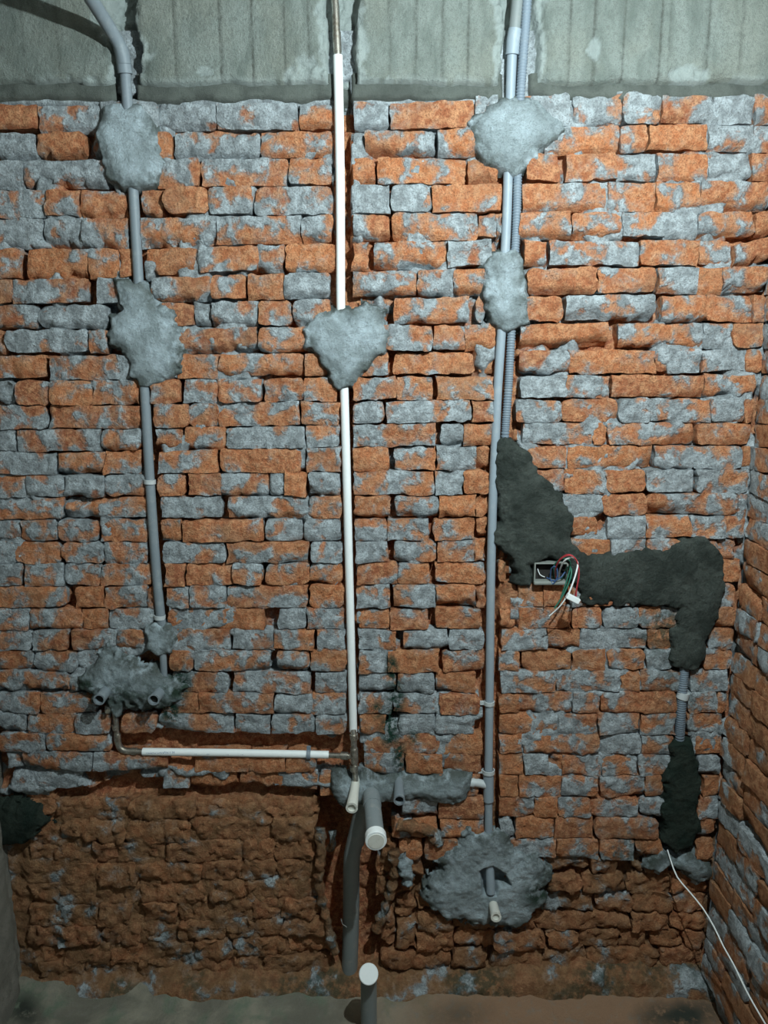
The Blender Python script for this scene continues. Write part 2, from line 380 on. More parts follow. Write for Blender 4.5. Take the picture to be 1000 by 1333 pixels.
def brick_geo(P00, P10, P11, P01, nrm, depth, front, sd, rough=1., cut=.4, cell=.0085, under=.0):
    """four face corners (world), outward normal; gives vertices + faces of one hand-broken brick"""
    r = random.Random(sd)
    P = [np.array(p, float) for p in (P00, P10, P11, P01)]; nrm = np.array(nrm, float)
    w = np.linalg.norm(P[1] - P[0]); h = np.linalg.norm(P[3] - P[0])
    nx = max(4, min(32, int(w / cell))) + 1; nz = max(4, int(h / cell)) + 1
    s, t = np.meshgrid(np.linspace(0, 1, nx), np.linspace(0, 1, nz)); s = s.ravel(); t = t.ravel()
    base = ((1 - s) * (1 - t))[:, None] * P[0] + (s * (1 - t))[:, None] * P[1] + (s * t)[:, None] * P[2] + ((1 - s) * t)[:, None] * P[3]
    ex = (P[1] - P[0]) / w; ez = (P[3] - P[0]) / h
    X, Y, Z = base[:, 0], base[:, 1], base[:, 2]
    o1 = fbm(X, Y + sd * .37, Z, 45, 3, 3); o2 = fbm(X, Y + sd * .37, Z, 45, 3, 9)
    edge = np.minimum(np.minimum(s, 1 - s) * w, np.minimum(t, 1 - t) * h)
    amp = .0052 * rough
    # rounded, chewed outline
    cs, ct_ = np.abs(s - .5) * 2, np.abs(t - .5) * 2
    k = r.uniform(-.001, .003) * rough
    px = (-(np.sign(s - .5)) * (ct_ ** 8) * (cs ** 6) * k)
    pz = (-(np.sign(t - .5)) * (cs ** (16 * w / .12)) * (ct_ ** 3) * k * .9)
    base = base + (px + o1 * amp)[:, None] * ex + (pz + o2 * amp * .8)[:, None] * ez
    d = front + r.uniform(-.004, .004) * (s - .5) * 2 + r.uniform(-.003, .003) * (t - .5) * 2
    d = d + fbm(X, Y, Z + sd * .11, 22, 2, 5) * .0035 * rough + fbm(X, Y, Z + sd * .11, 75, 3, 6) * .0045 * rough
    bv = .002 + .003 * r.random()
    d = d - (np.clip(1 - edge / bv, 0, 1) ** 2) * .0016 * rough
    if r.random() < under:
        t0 = r.uniform(.10, .30) * (1 + .9 * o2); d = d - np.clip((t0 - t) / .3, 0, 1) * r.uniform(.015, .04)
    for _ in range(2):
        if r.random() < cut:                 # a split or chipped corner
            a = r.choice([-1, 1]) * r.uniform(0.2, 1); b = r.choice([-1, -1, 1]) * r.uniform(.3, 1)
            q = a * (s - .5) * 2 * (w / .24) + b * (t - .5) * 2 + .25 * o1
            d = d - np.clip(q - r.uniform(.45, .9), 0, 1) * r.uniform(.012, .035)
    V = base + d[:, None] * nrm
    Fc = grid_faces(nx, nz)
    ring = list(range(nx)) + [j * nx + nx - 1 for j in range(1, nz)] + [(nz - 1) * nx + i for i in range(nx - 2, -1, -1)] + [j * nx for j in range(nz - 2, 0, -1)]
    R0 = V[ring]; n = len(ring)
    jig = fbm(R0[:, 0], R0[:, 1] + 3, R0[:, 2], 60, 2, 4) * .003
    cen = base.mean(axis=0)
    R1 = R0 - nrm * (depth * .35) + ((R0 - cen) @ ex / w * 2 * jig)[:, None] * ex
    R2 = R0 - np.outer((R0 - cen) @ nrm, nrm) - nrm * depth
    o = len(V); V = np.vstack([V, R0, R1, R2])
    for a in range(2):
        for i in range(n):
            i2 = (i + 1) % n
            Fc.append((o + a * n + i, o + (a + 1) * n + i, o + (a + 1) * n + i2, o + a * n + i2))
    return V, Fc
# face winding check helper: outward faces should look along nrm
def orient(V, Fc, nrm):
    a, b, c = (np.array(V[i]) for i in Fc[0][:3])
    if np.dot(np.cross(b - a, c - a), nrm) < 0: return [tuple(reversed(f)) for f in Fc]
    return Fc

# ------------------------------------------------------------------ setting: back wall backing with chases
CHASES = [  # polygon in photo px, depth, redness
 ([(150, 120), (178, 120), (188, 380), (208, 620), (222, 845), (196, 845), (188, 620), (168, 380)], .048, .15),
 ([(433, 100), (458, 100), (458, 500), (468, 960), (452, 1000), (446, 960), (437, 500)], .050, .1),
 ([(652, 180), (678, 180), (674, 600), (652, 620), (650, 1090), (626, 1090), (632, 620), (650, 400)], .045, .1),
 ([(640, 600), (664, 600), (668, 1090), (640, 1090)], .013, .0),
 ([(205, 730), (235, 735), (232, 780), (205, 790)], .045, .05),
 ([(120, 952), (300, 952), (470, 968), (474, 1002), (350, 1004), (230, 1000), (150, 1000), (132, 930)], .052, .0),
 ([(60, 1035), (200, 1015), (300, 1022), (430, 1028), (430, 1046), (300, 1046), (200, 1040), (120, 1046), (70, 1052)], .06, .0),
 ([(408, 1035), (530, 1040), (525, 1110), (516, 1180), (500, 1230), (500, 1262), (425, 1262), (412, 1180), (404, 1100)], .12, .0),
 ([(500, 1040), (612, 1044), (605, 1062), (520, 1068)], .05, .0),
 ([(872, 845), (902, 845), (898, 975), (876, 975)], .045, .2),
]
def chase_depth(u, v):
    d = np.zeros_like(u); 
    for poly, dep, _ in CHASES:
        sd = inpoly_sd(u, v, poly)
        d = np.maximum(d, dep * sstep((sd + 2) / 5))
    return d
wall_back = None
def build_back_wall():
    global wall_back
    st_ = .0058
    xs = np.arange(XL - .02, XR + .03, st_); zs = np.arange(-.02, 2.62, st_)
    X, Z = np.meshgrid(xs, zs); nx, nz = len(xs), len(zs); X = X.ravel(); Z = Z.ravel()
    u, v = uv_of(X, Z); O = np.zeros_like(X)
    wu = u + fbm(X, O, Z, 30, 2, 40) * 5; wv = v + fbm(X, O, Z, 30, 2, 41) * 4
    cd = chase_depth(wu, wv)
    fill = sstep((fbm(X, O, Z, 11, 3, 21) - .04 + .05 * sstep((u - 450) / 300)) / .32) * np.clip((1060 - v) / 30, 0, 1)
    y = .045 - .0395 * fill + fbm(X, O, Z, 55, 3, 22) * (.009 - .003 * fill)
    ll = sstep((v - 1045) / 10) * sstep((420 - u) / 8); y = y * (1 - ll) + (.022 + fbm(X, O, Z, 25, 3, 29) * .016) * ll
    y = np.maximum(y, cd + fbm(X, O, Z, 40, 3, 23) * .014 * (cd > .01))
    top = sstep((150 - v) / 18); y = y * (1 - top) + (.004 + fbm(X, O, Z, 30, 3, 25) * .002) * top
    y = np.where((cd > .02) & (v > 60), np.maximum(y, cd * .9), y)
    # mortar skirt above the floor
    hh = .080 + .02 * fbm(X, O, Z, 7, 3, 26) * 1.6 + .012 * sstep((u - 560) / 200) - .03 * sstep((420 - u) / 300)
    sk = sstep((hh - Z) / .05); y = y * (1 - sk) + (-.014 - .035 * np.clip(.12 - Z, 0, .12) / .12 + fbm(X, O, Z, 16, 4, 27) * .016) * sk
    grey = .30 + .62 * fill - .95 * (cd > .008); grey = np.where(sk > .5, .50, grey); 
    grey = np.where(top > .5, 1.4, grey)
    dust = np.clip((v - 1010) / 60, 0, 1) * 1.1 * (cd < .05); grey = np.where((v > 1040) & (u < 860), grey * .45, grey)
    tone = np.where(cd > .02, .9, np.where(cd > .008, .3, 1.))
    al = algae(X, Z); al = np.where(sk > .4, .62 * sstep((fbm(X, O, Z, 9, 3, 28) + .25) / .5), al)
    V = np.c_[X, y, Z]
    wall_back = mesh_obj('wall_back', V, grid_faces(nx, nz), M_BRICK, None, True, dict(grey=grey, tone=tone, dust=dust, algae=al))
    wall_back['kind'] = 'structure'
build_back_wall()

def build_bricks():
    cand = []
    off = [0, 325, 650]
    for k, row in enumerate(ROWS):
        for c, txt in enumerate(row):
            for tk in txt.split():
                a, b, g = [float(q) for q in tk.split(',')]
                cand.append((k, off[c] + a * .35, off[c] + b * .35, g))
    geos = []
    for i, (k, u0, u1, g) in enumerate(cand):
        r = random.Random(1000 + i)
        um = (u0 + u1) / 2
        vc = rc(k, um); v0 = (rc(k - 1, um) + vc) / 2; v1 = (rc(k + 1, um) + vc) / 2
        low = vc > (1035 if um < 430 else 1120)
        gap = (1.4 if k < 10 else .7 if k < 20 else .6) * r.choice([.8, 1.2, 1.8, 3.0]) * r.uniform(.8, 1.2) if not low else r.uniform(.0, 1.0)
        gt = r.uniform(-.2, .9) if not low else 0
        tilt = r.uniform(-1.2, 1.2)
        if k == 28 and u1 < 432: gap = 9
        if k == 29 and u1 < 425: gt = 9
        if low and u1 < 425 and k > 29: gap, gt = -.6, -.6
        def pt(u, top, s_):
            w0 = (rc(k - 1, u) + rc(k, u)) / 2 + gt if top else (rc(k + 1, u) + rc(k, u)) / 2 - gap
            x, z = xz(u, w0 + tilt * s_)
            return (min(max(x, XL + .004), XR - .003), 0., z)
        if k == 5 and u0 > 950: tilt = 7
        if k == 0: gt = r.uniform(-8, 2)
        A, B, C_, D_ = pt(u0, 0, 1), pt(u1, 0, -1), pt(u1, 1, -1), pt(u0, 1, 1)
        if B[0] - A[0] < .012: continue
        geos.append((i, k, u0, u1, g, low, r, A, B, C_, D_))
    # upright bricks beside the drain chase
    for (u0, v0, u1, v1, g) in [(518, 1142, 540, 1171, 2), (518, 1173, 540, 1202, 3), (517, 1204, 541, 1238, 2), (543, 1158, 563, 1190, 3), (543, 1192, 562, 1236, 1), (497, 1090, 512, 1140, 1), (562, 1196, 586, 1236, 1), (500, 1196, 515, 1236, 5)]:
        r = random.Random(u0 * 7 + v0)
        geos.append((u0 + v0, 33, u0, u1, g, True, r, (*(lambda q: (q[0], 0, q[1]))(xz(u0, v1)),), (*(lambda q: (q[0], 0, q[1]))(xz(u1, v1)),), (*(lambda q: (q[0], 0, q[1]))(xz(u1, v0)),), (*(lambda q: (q[0], 0, q[1]))(xz(u0, v0)),)))
    geos.sort(key=lambda q: -(q[3] - q[2]) * (35 if q[1] < 8 else 30))
    SV, SF, SA = [], [], []
    so = 0
    for n, (i, k, u0, u1, g, low, r, A, B, C_, D_) in enumerate(geos):
        frag = (u1 - u0) < 24
        front = r.uniform(-.004, .009 if k < 9 else .005) if not low else r.uniform(-.022, -.004)
        if frag: front -= .008
        if 640 < u0 < 1000 and k < 8: front += .002
        if k == 5 and u0 > 950: front = .022
        if k in (28,) and u0 < 430: front = -.012
        V, Fc = brick_geo(A, B, C_, D_, (0, -1, 0), .062 if not low else .05, front, i + 3, rough=(2.6 if low else 1.35) + (.9 if frag else 0), cut=.75 if low else .45, under=.65 if k < 9 else .18)
        Fc = orient(V, Fc, np.array((0, -1, 0)))
        gr = min(.98, g / 9 * .88 + .04) + r.uniform(-.03, .03)
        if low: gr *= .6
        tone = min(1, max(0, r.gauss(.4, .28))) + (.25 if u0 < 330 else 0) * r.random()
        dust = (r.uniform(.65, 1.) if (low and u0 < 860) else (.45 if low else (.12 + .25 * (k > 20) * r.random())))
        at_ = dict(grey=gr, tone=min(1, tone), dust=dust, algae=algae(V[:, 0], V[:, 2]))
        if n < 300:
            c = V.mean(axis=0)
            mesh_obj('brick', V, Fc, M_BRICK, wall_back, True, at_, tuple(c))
        else:
            SV.append(V); SF += [tuple(q + so for q in f) for f in Fc]; so += len(V)
            SA.append({a: np.broadcast_to(np.asarray(b, float), (len(V),)) for a, b in at_.items()})
    V = np.vstack(SV)
    o = mesh_obj('small_bricks', V, SF, M_BRICK, wall_back, True, {a: np.concatenate([q[a] for q in SA]) for a in SA[0]})
    o['kind'] = 'stuff'
build_bricks()

# right wall: backing sheet and its bricks, courses in line with the back wall
def build_right_wall():
    ys = np.arange(-2.1, .06, .012); zs = np.arange(-.02, CEIL, .012)
    Y, Z = np.meshgrid(ys, zs); nx, nz = len(ys), len(zs); Y = Y.ravel(); Z = Z.ravel(); O = np.zeros_like(Y)
    x = XR + .030 + fbm(O, Y, Z, 25, 3, 33) * .008 - .012 * sstep((fbm(O, Y, Z, 8, 2, 34) + .1) / .4)
    far = sstep((-Y - .78) / .05); x = x * (1 - far) + (XR + .004) * far
    w = mesh_obj('wall_right', np.c_[x, Y, Z], [tuple(reversed(f)) for f in grid_faces(nx, nz)], M_BRICK, None, True, dict(grey=.8, tone=.5, dust=.2, algae=0))
    w['kind'] = 'structure'
    r = random.Random(5)
    for k in range(NR):
        um = 950
        vt = (rc(k - 1, um) + rc(k, um)) / 2 + .3; vb = (rc(k, um) + rc(k + 1, um)) / 2 - 1.0
        zt, zb = at(um, vt).z, at(um, vb).z
        y = -.004; i = 0
        while y > -.8:
            L = r.choice([.235, .235, .115]) + r.uniform(-.012, .012)
            if i == 0 and r.random() < .4: L = .115
            y1 = y - L
            s1, s2 = r.uniform(-.005, .005), r.uniform(-.005, .005)
            V, Fc = brick_geo((XR, y, zb + s1), (XR, y1, zb - s1), (XR, y1, zt - s1), (XR, y, zt + s1), (-1, 0, 0), .06, r.uniform(-.002, .008), k * 31 + i, 1.1, .35, .0105)
            Fc = orient(V, Fc, np.array((-1, 0, 0)))
            g = r.choice([.15, .3, .45, .55, .7]); c = V.mean(axis=0)
            mesh_obj('brick', V, Fc, M_BRICK, w, True, dict(grey=g, tone=r.uniform(.3, .9), dust=.35 if k < 22 else .7, algae=0), tuple(c))
            y = y1 - r.uniform(.004, .011); i += 1
build_right_wall()

def build_left_wall():
    ys = np.arange(-2.1, .06, .014); zs = np.arange(-.02, CEIL, .014)
    Y, Z = np.meshgrid(ys, zs); nx, nz = len(ys), len(zs); Y = Y.ravel(); Z = Z.ravel(); O = np.zeros_like(Y)
    x = XL + fbm(O, Y, Z, 9, 4, 37) * .012 - .02 * sstep((-.0 + Y + .03) / .03)
    w = mesh_obj('wall_left', np.c_[x, Y, Z], grid_faces(nx, nz), M_PLAST, None, True)
    w['kind'] = 'structure'
build_left_wall()

def build_floor():
    xs = np.arange(XL - .02, XR + .03, .012); ys = np.arange(-2.1, .05, .012)
    X, Y = np.meshgrid(xs, ys); nx, nz = len(xs), len(ys); X = X.ravel(); Y = Y.ravel(); O = np.zeros_like(X)
    z = fbm(X, Y, O, 6, 4, 50) * .014 + np.clip(Y + .10, 0, .1) * .25
    u, v = uv_of(X, z, Y)
    def blob(cu, cv, ru, rv): return np.clip(1.3 - np.hypot((u - cu) / ru, (v - cv) / rv) + .3 * fbm(X, Y, O, 18, 3, 51), 0, 1)
    a = np.maximum(blob(32, 1318, 26, 26), blob(885, 1322, 55, 22)); a = np.maximum(a, .5 * blob(600, 1320, 40, 20))
    d = np.clip(sstep((u - 400) / 250), 0, 1) * .95
    w = mesh_obj('floor', np.c_[X, Y, z], grid_faces(nx, nz), M_FLOOR, None, True, dict(algae=a, dust=d))
    w['kind'] = 'structure'
    c = box('ceiling', ((XL + XR) / 2, -1.02, CEIL + .04), XR - XL + .3, 2.3, .08, M_PLAST); c['kind'] = 'structure'
build_floor()

# concrete ring beam over the bricks
BY = -.030
def build_beam():
    zb = at(500, 108, BY).z
    xs = np.arange(XL - .02, XR + .03, .005); zs = np.r_[zb + np.arange(0, .50, .0055)]
    X, Z = np.meshgrid(xs, zs); nx, nz = len(xs), len(zs); X = X.ravel(); Z = Z.ravel(); O = np.zeros_like(X)
    u, v = uv_of(X, Z, BY)
    y = BY + fbm(X, O, Z, 7, 3, 60) * .004 + fbm(X, O, Z, 60, 3, 61) * .0012
    gr = O.copy()
    for gu, s in [(228, 1), (287, 1.2), (328, 1.2), (370, .9), (402, .8), (507, .7), (541, 1), (577, 1), (610, .9), (741, 1), (774, 1.3), (812, .9), (860, 1), (872, .6), (921, 1), (965, .8), (75, .5), (30, .5)]:
        gx = at(gu, 60, BY).x
        d = np.abs(X - gx + .002 * fbm(X, O, Z, 20, 2, 62))
        m = np.exp(-(d / .003) ** 2) * s; gr = np.maximum(gr, m); y = y + m * .0012
    # chases broken through the beam round the pipes
    chip = O.copy()
    for poly, dep in [([(150, -80), (176, -80), (176, 30), (184, 60), (176, 125), (148, 125), (150, 60), (140, 20)], .05),
                      ([(420, -80), (462, -80), (463, 60), (462, 125), (430, 125), (430, 60)], .045),
                      ([(650, -80), (700, -80), (698, 60), (706, 125), (652, 125), (655, 60)], .04)]:
        uu = u + fbm(X, O, Z, 18, 3, 63) * 9
        sd = inpoly_sd(uu, v, poly)
        y = y + dep * sstep((sd + 3) / 5) + sstep((sd + 16) / 10) * (fbm(X, O, Z, 70, 3, 64) + .25) * .013
        chip = np.maximum(chip, sstep((sd + 13 + 14 * fbm(X, O, Z, 34, 3, 68)) / 7))
    for cu, cv, ru, rv in ((893, 98, 26, 9), (118, 112, 40, 14), (408, 96, 30, 16), (775, 60, 8, 14), (60, 110, 30, 8), (270, 90, 8, 5), (500, 112, 26, 10)):
        q = 1.2 - np.hypot((u - cu) / ru, (v - cv) / rv) + fbm(X, O, Z, 35, 3, 69) * 1.2
        m = sstep(q / .35); chip = np.maximum(chip, m * .9); y = y + m * (.004 + .010 * fbm(X, O, Z, 60, 3, 64))
    bot = sstep((.022 - (Z - zb)) / .02); y = y + bot * (.001 + .016 * np.clip(fbm(X, O, Z, 22, 3, 65), 0, 1))
    chip = np.maximum(chip, bot * .6 * (fbm(X, O, Z, 14, 2, 66) > .05))
    y[:nx] = .03                                   # underside returns to the wall
    Z = Z + np.where(Z < zb + .03, fbm(X, O, O, 16, 3, 67) * .006, 0)
    V = np.c_[X, y, Z]
    w = mesh_obj('wall_back_beam', V, grid_faces(nx, nz), M_BEAM, None, True, dict(groove=gr, chip=chip))
    w['kind'] = 'structure'
build_beam()
def build_band():
    xs = np.arange(XL - .02, XR + .03, .006); zt, zb = at(500, 96).z, at(500, 140).z
    zs = np.arange(zb, zt, .006); X, Z = np.meshgrid(xs, zs); nx, nz = len(xs), len(zs); X = X.ravel(); Z = Z.ravel(); O = np.zeros_like(X)
    u, v = uv_of(X, Z); y = -.006 + .022 * sstep((v - 128 + 6 * fbm(X, O, Z, 14, 3, 72)) / 6) + fbm(X, O, Z, 8, 3, 70) * .005 + fbm(X, O, Z, 60, 3, 71) * .002
    for a, b in ((150, 180), (432, 460), (652, 690)): y = y + .03 * sstep((u - a) / 6) * sstep((b - u) / 6)
    V, Fc, _ = compact(np.c_[X, y, Z], grid_faces(nx, nz), [])
    w = mesh_obj('trim_1', V, Fc, M_BAND, None, True, dict(algae=0)); w['kind'] = 'structure'
build_band()

# ------------------------------------------------------------------ cement patches
def patch(name, label, poly, thick, mat, sd=1, edge=9., rag=5., group=None, base=None, cell=.004, lumps=.0045, alg=None, holes=()):
    P = np.array(poly, float)
    pw = [xz(a, b) for a, b in poly]
    x0, x1 = min(p[0] for p in pw) - .03, max(p[0] for p in pw) + .03
    z0, z1 = min(p[1] for p in pw) - .03, max(p[1] for p in pw) + .03
    xs = np.arange(x0, x1, cell); zs = np.arange(z0, z1, cell)
    X, Z = np.meshgrid(xs, zs); nx, nz = len(xs), len(zs); X = X.ravel(); Z = Z.ravel(); O = np.zeros_like(X)
    u, v = uv_of(X, Z)
    d = inpoly_sd(u + fbm(X, O, Z, 20, 3, sd) * rag * 1.6, v + fbm(X, O, Z, 20, 3, sd + 5) * rag * 1.6, poly)
    d = d + fbm(X, O, Z, 70, 2, sd + 2) * rag * .5
    d = d + edge * .45
    s = sstep((d + 1.5) / edge)
    for hp in holes: s = s * sstep((-inpoly_sd(u, v, hp) + 1) / 4)
    y = .024 - (.034 + thick * .75 * sstep(d / (edge * 2.6))) * s + fbm(X, O, Z, 14, 2, sd + 7) * lumps * s + fbm(X, O, Z, 65, 3, sd + 8) * lumps * .55 * s
    keep = d > -1.5
    V, Fc, ar = compact(np.c_[X, y, Z], grid_faces(nx, nz, 0, keep), [X, Z])
    a = algae(ar[0], ar[1]) if alg is None else alg
    dd = inpoly_sd(*uv_of(ar[0], ar[1]), poly); q_ = np.clip(1.0 - dd / 24, 0, 1)
    loc = tuple(V.mean(axis=0))
    o = mesh_obj(name, V, Fc, mat, None, True, dict(algae=a, wet=q_), loc)
    tag(o, label, 'mortar' if 'mortar' in name else 'cement patch', group)
    return o
patch('cement_patch', 'rough grey cement patch over the left grey conduit, just under the concrete beam',
      [(140, 140), (182, 132), (200, 150), (212, 190), (214, 215), (203, 245), (180, 252), (158, 250), (140, 228), (132, 200), (120, 172)], .016, M_CEM, 101)
patch('cement_patch', 'ragged grey cement patch over the left grey conduit, second one below the beam',
      [(150, 368), (188, 362), (205, 395), (232, 400), (236, 440), (230, 492), (190, 503), (165, 490), (160, 460), (138, 440), (142, 410), (158, 398)], .014, M_CEM, 111, rag=7)
patch('cement_patch', 'heart-shaped grey cement patch across the middle of the white vertical pipe',
      [(408, 408), (430, 402), (450, 408), (468, 392), (500, 404), (512, 430), (505, 465), (480, 470), (470, 497), (442, 503), (420, 480), (408, 465), (400, 440), (392, 425)], .015, M_CEM, 121, rag=7)
patch('cement_patch', 'wide pale cement patch at the top of the right conduits, under the beam',
      [(628, 138), (650, 128), (680, 126), (700, 134), (722, 150), (738, 165), (728, 182), (700, 200), (702, 214), (682, 224), (672, 232), (648, 222), (628, 208), (618, 185), (614, 160)], .020, M_CEM, 131)
patch('cement_patch', 'pale cement patch over the right conduits, the second one down',
      [(640, 328), (672, 322), (682, 340), (684, 400), (688, 422), (660, 437), (640, 425), (632, 405), (634, 360), (628, 345)], .015, M_CEM, 141, rag=4)
patch('cement_patch', 'messy grey-green cement patch around the two pipe stubs at lower left',
      [(122, 862), (140, 838), (150, 850), (172, 862), (198, 872), (222, 876), (240, 892), (238, 912), (214, 918), (190, 922), (164, 912), (152, 930), (140, 912), (118, 906), (108, 888)], .016, M_CEM, 151, rag=9, lumps=.006)
patch('cement_patch', 'small square grey cement patch where the left conduit ends, above the two pipe stubs',
      [(190, 818), (204, 810), (224, 814), (228, 832), (224, 850), (206, 852), (188, 846)], .008, M_CEM, 155, rag=4, edge=7)
patch('cement_patch', 'long horizontal grey cement patch behind the capped drain stub at centre',
      [(430, 1014), (438, 1002), (454, 1008), (462, 1018), (472, 1000), (485, 1012), (520, 1008), (560, 1008), (600, 1005), (614, 1006), (612, 1040), (590, 1046), (550, 1042), (510, 1046), (490, 1050), (470, 1046), (452, 1048), (436, 1036)], .022, M_CEM, 161, rag=5)
patch('cement_patch', 'large lumpy grey cement patch around the small pale stub at lower right',
      [(588, 1100), (600, 1080), (625, 1085), (655, 1082), (665, 1100), (700, 1112), (716, 1140), (712, 1180), (690, 1200), (660, 1204), (640, 1202), (612, 1204), (585, 1196), (562, 1178), (552, 1150), (572, 1128)], .010, M_CEM, 171, rag=10, lumps=.007,
      holes=[[(626, 1131), (640, 1126), (654, 1134), (662, 1148), (648, 1150), (644, 1160), (630, 1160)]])
patch('mortar_patch', 'dark wet mortar strip stepping from the right conduit across to the corner',
      [(648, 578), (672, 572), (692, 590), (698, 618), (720, 626), (736, 646), (744, 680), (748, 712), (760, 720), (830, 720), (862, 718), (880, 704), (912, 700), (936, 716), (944, 760), (940, 800), (922, 820), (918, 860), (900, 868), (876, 862), (872, 830), (880, 795), (850, 788), (800, 782), (760, 785), (752, 770), (742, 730), (712, 728), (694, 735), (692, 765), (668, 762), (664, 730), (648, 700)],
      .010, M_DARK, 181, rag=6, edge=6, lumps=.005)
patch('mortar_patch', 'dark green-black mortar column under the short corrugated conduit at right',
      [(878, 966), (900, 962), (908, 985), (912, 1030), (910, 1060), (906, 1098), (880, 1106), (862, 1092), (864, 1050), (868, 1000)], .010, M_MOSS, 191, rag=6, edge=6, lumps=.005)
patch('mortar_patch', 'black mossy mortar smear in the lower left corner of the wall',
      [(-12, 1052), (20, 1046), (52, 1056), (62, 1072), (46, 1088), (28, 1098), (-12, 1100)], .014, M_MOSS, 195, rag=6, edge=8)
patch('cement_patch', 'small grey cement scoop where the white cable leaves the wall',
      [(842, 1130), (862, 1108), (880, 1118), (905, 1108), (922, 1130), (924, 1146), (902, 1150), (886, 1130), (872, 1122), (856, 1138)], .008, M_CEM, 201, rag=5)

# ------------------------------------------------------------------ pipes
def clip(parent, u, v, y, r, ang=0., mat=None):
    c = at(u, v, y); seg = 20; V, Fc = [], []
    ax = Vector((math.sin(ang), 0, math.cos(ang)))       # pipe axis
    side = Vector((math.cos(ang), 0, -math.sin(ang)))
    hw, th = .0055, .0028
    for i in range(seg + 1):
        a = math.pi * (-.15 + 1.3 * i / seg)
        d = side * math.cos(a) + Vector((0, -1, 0)) * math.sin(a)
        for rr, q in ((r, -hw), (r + th, -hw), (r + th, hw), (r, hw)):
            V.append(c + d * rr + ax * q)
    for i in range(seg):
        for j in range(4):
            j2 = (j + 1) % 4
            Fc.append((i * 4 + j, i * 4 + j2, i * 4 + 4 + j2, i * 4 + 4 + j))
    Fc += [(0, 3, 2, 1), tuple(seg * 4 + q for q in range(4))]
    b = len(V)                                           # side foot with its screw hole
    for dx in (-r - .014, -r - .001):
        for dy in (-.002, .003):
            for q in (-hw, hw): V.append(c + side * dx + Vector((0, dy, 0)) + ax * q)
    Fc += [(b, b + 1, b + 3, b + 2), (b + 4, b + 6, b + 7, b + 5), (b, b + 4, b + 5, b + 1), (b + 2, b + 3, b + 7, b + 6), (b, b + 2, b + 6, b + 4), (b + 1, b + 5, b + 7, b + 3)]
    V = np.array([tuple(q) for q in V])
    o = mesh_obj('clip', V, Fc, mat or M_PALE, parent, False, None, tuple(c))
    return o
PY = .004
def L(pts): return [tuple(at(*p)) for p in pts]

t = empty('grey_conduit', 'dark grey conduit on the left, bending to the upper left at the beam', 'pipe', at(212, 842, PY))
tube('pipe', L([(163, 92, -.024), (164, 110, -.016), (167, 150, -.004), (173, 240, PY), (180, 360, PY), (188, 500, PY), (196, 640, PY), (204, 750, PY), (210, 810, PY), (214, 848, PY + .01)]), .0125, M_PIPE, t, 18, step=.04)
tube('upper_pipe', L([(162, 84, -.03), (157, 62, -.038), (146, 42, -.06), (131, 18, -.10), (116, -6, -.15), (96, -40, -.22), (60, -100, -.34)]), .0152, M_PIPE, t, 18, step=.015)
tube('coupling', L([(157, 62, -.035), (160, 74, -.030), (163, 96, -.023)]), .0168, M_PIPE, t, 20)
tube('lower_pipe', L([(212, 846, PY), (213, 868, 0), (214, 892, .012)]), .0095, M_PIPE, t, 16)
clip(t, 195, 627, PY, .0127, .06); clip(t, 208, 803, PY, .0127, .06)

t = empty('water_pipe', 'white sleeved steel water pipe down the middle with a branch running left to a valve', 'pipe', at(463, 1018, PY))
tube('sleeve', L([(440, 72, -.02), (443, 240, -.004), (444, 420, PY), (448, 500, PY), (454, 720, PY), (460, 952, PY)]), .0112, M_WHITE, t, 18, step=.06)
tube('steel_pipe', L([(430, -60, -.02), (437, 10, -.02), (438, 40, -.02), (440, 75, -.02)]), .0088, M_STEEL, t, 16, step=.03)
tube('coupling', L([(438.2, 42, -.02), (439.5, 68, -.02)]), .0098, M_STEEL, t, 16)
PZ = -.010
tube('steel_pipe', L([(460, 946, PY), (460.5, 960, PZ), (461, 975, PZ), (463, 1020, PZ)]), .0085, M_STEEL, t, 16)
for a, b in ((956, 962), (996, 1003)):
    tube('press_ring', L([(460.6, a, PZ), (461.2, b, PZ)]), .0118, M_STEEL, t, 16)
tube('tee', L([(461, 974, PZ), (461.5, 992, PZ)]), .0112, M_STEEL, t, 16)
tube('steel_pipe', L([(424, 983, PY), (450, 984, PY - .006), (460, 984, PZ)]), .0078, M_STEEL, t, 16)
tube('press_ring', L([(444, 983.5, -.005), (453, 984, -.008)]), .0108, M_STEEL, t, 16)
br = tube('branch_sleeve', L([(186, 978.5, PY), (300, 980, PY), (428, 982.5, PY)]), .0108, M_WHITE, t, 18, step=.05)
tube('steel_pipe', L([(172, 978, PY), (190, 978.5, PY)]), .0078, M_STEEL, t, 16)
tube('press_ring', L([(172, 978, PY), (178, 978.2, PY)]), .0105, M_STEEL, t, 16)
tube('elbow', L([(153, 955, PY), (153.5, 966, PY), (157, 974, PY), (164, 977.5, PY), (175, 978, PY)]), .0092, M_STEEL, t, 16, step=.004)
tube('steel_pipe', L([(148, 922, .008), (151, 938, PY), (153, 958, PY)]), .0072, M_STEEL, t, 16)
tube('press_ring', L([(150, 943, PY), (151, 950, PY)]), .0092, M_STEEL, t, 16)
tube('valve_nut', L([(140, 920, .002), (140, 926, -.02)]), .0075, M_STEEL, t, 6)
clip(t, 402, 982, PY, .0112, math.pi / 2 + .02, M_CORR)
def text_on(body, u, v, size, parent, mat=M_INK):
    cu = bpy.data.curves.new('printed_text', 'FONT'); cu.body = body; cu.size = size; cu.extrude = .0002; cu.align_y = 'CENTER'
    o = bpy.data.objects.new('printed_text', cu); COL.objects.link(o); cu.materials.append(mat)
    p = at(u, v, PY - .0112); o.parent = parent; o.location = p - parent.location
    o.rotation_euler = (math.radians(90), math.radians(.8), 0)
    return o
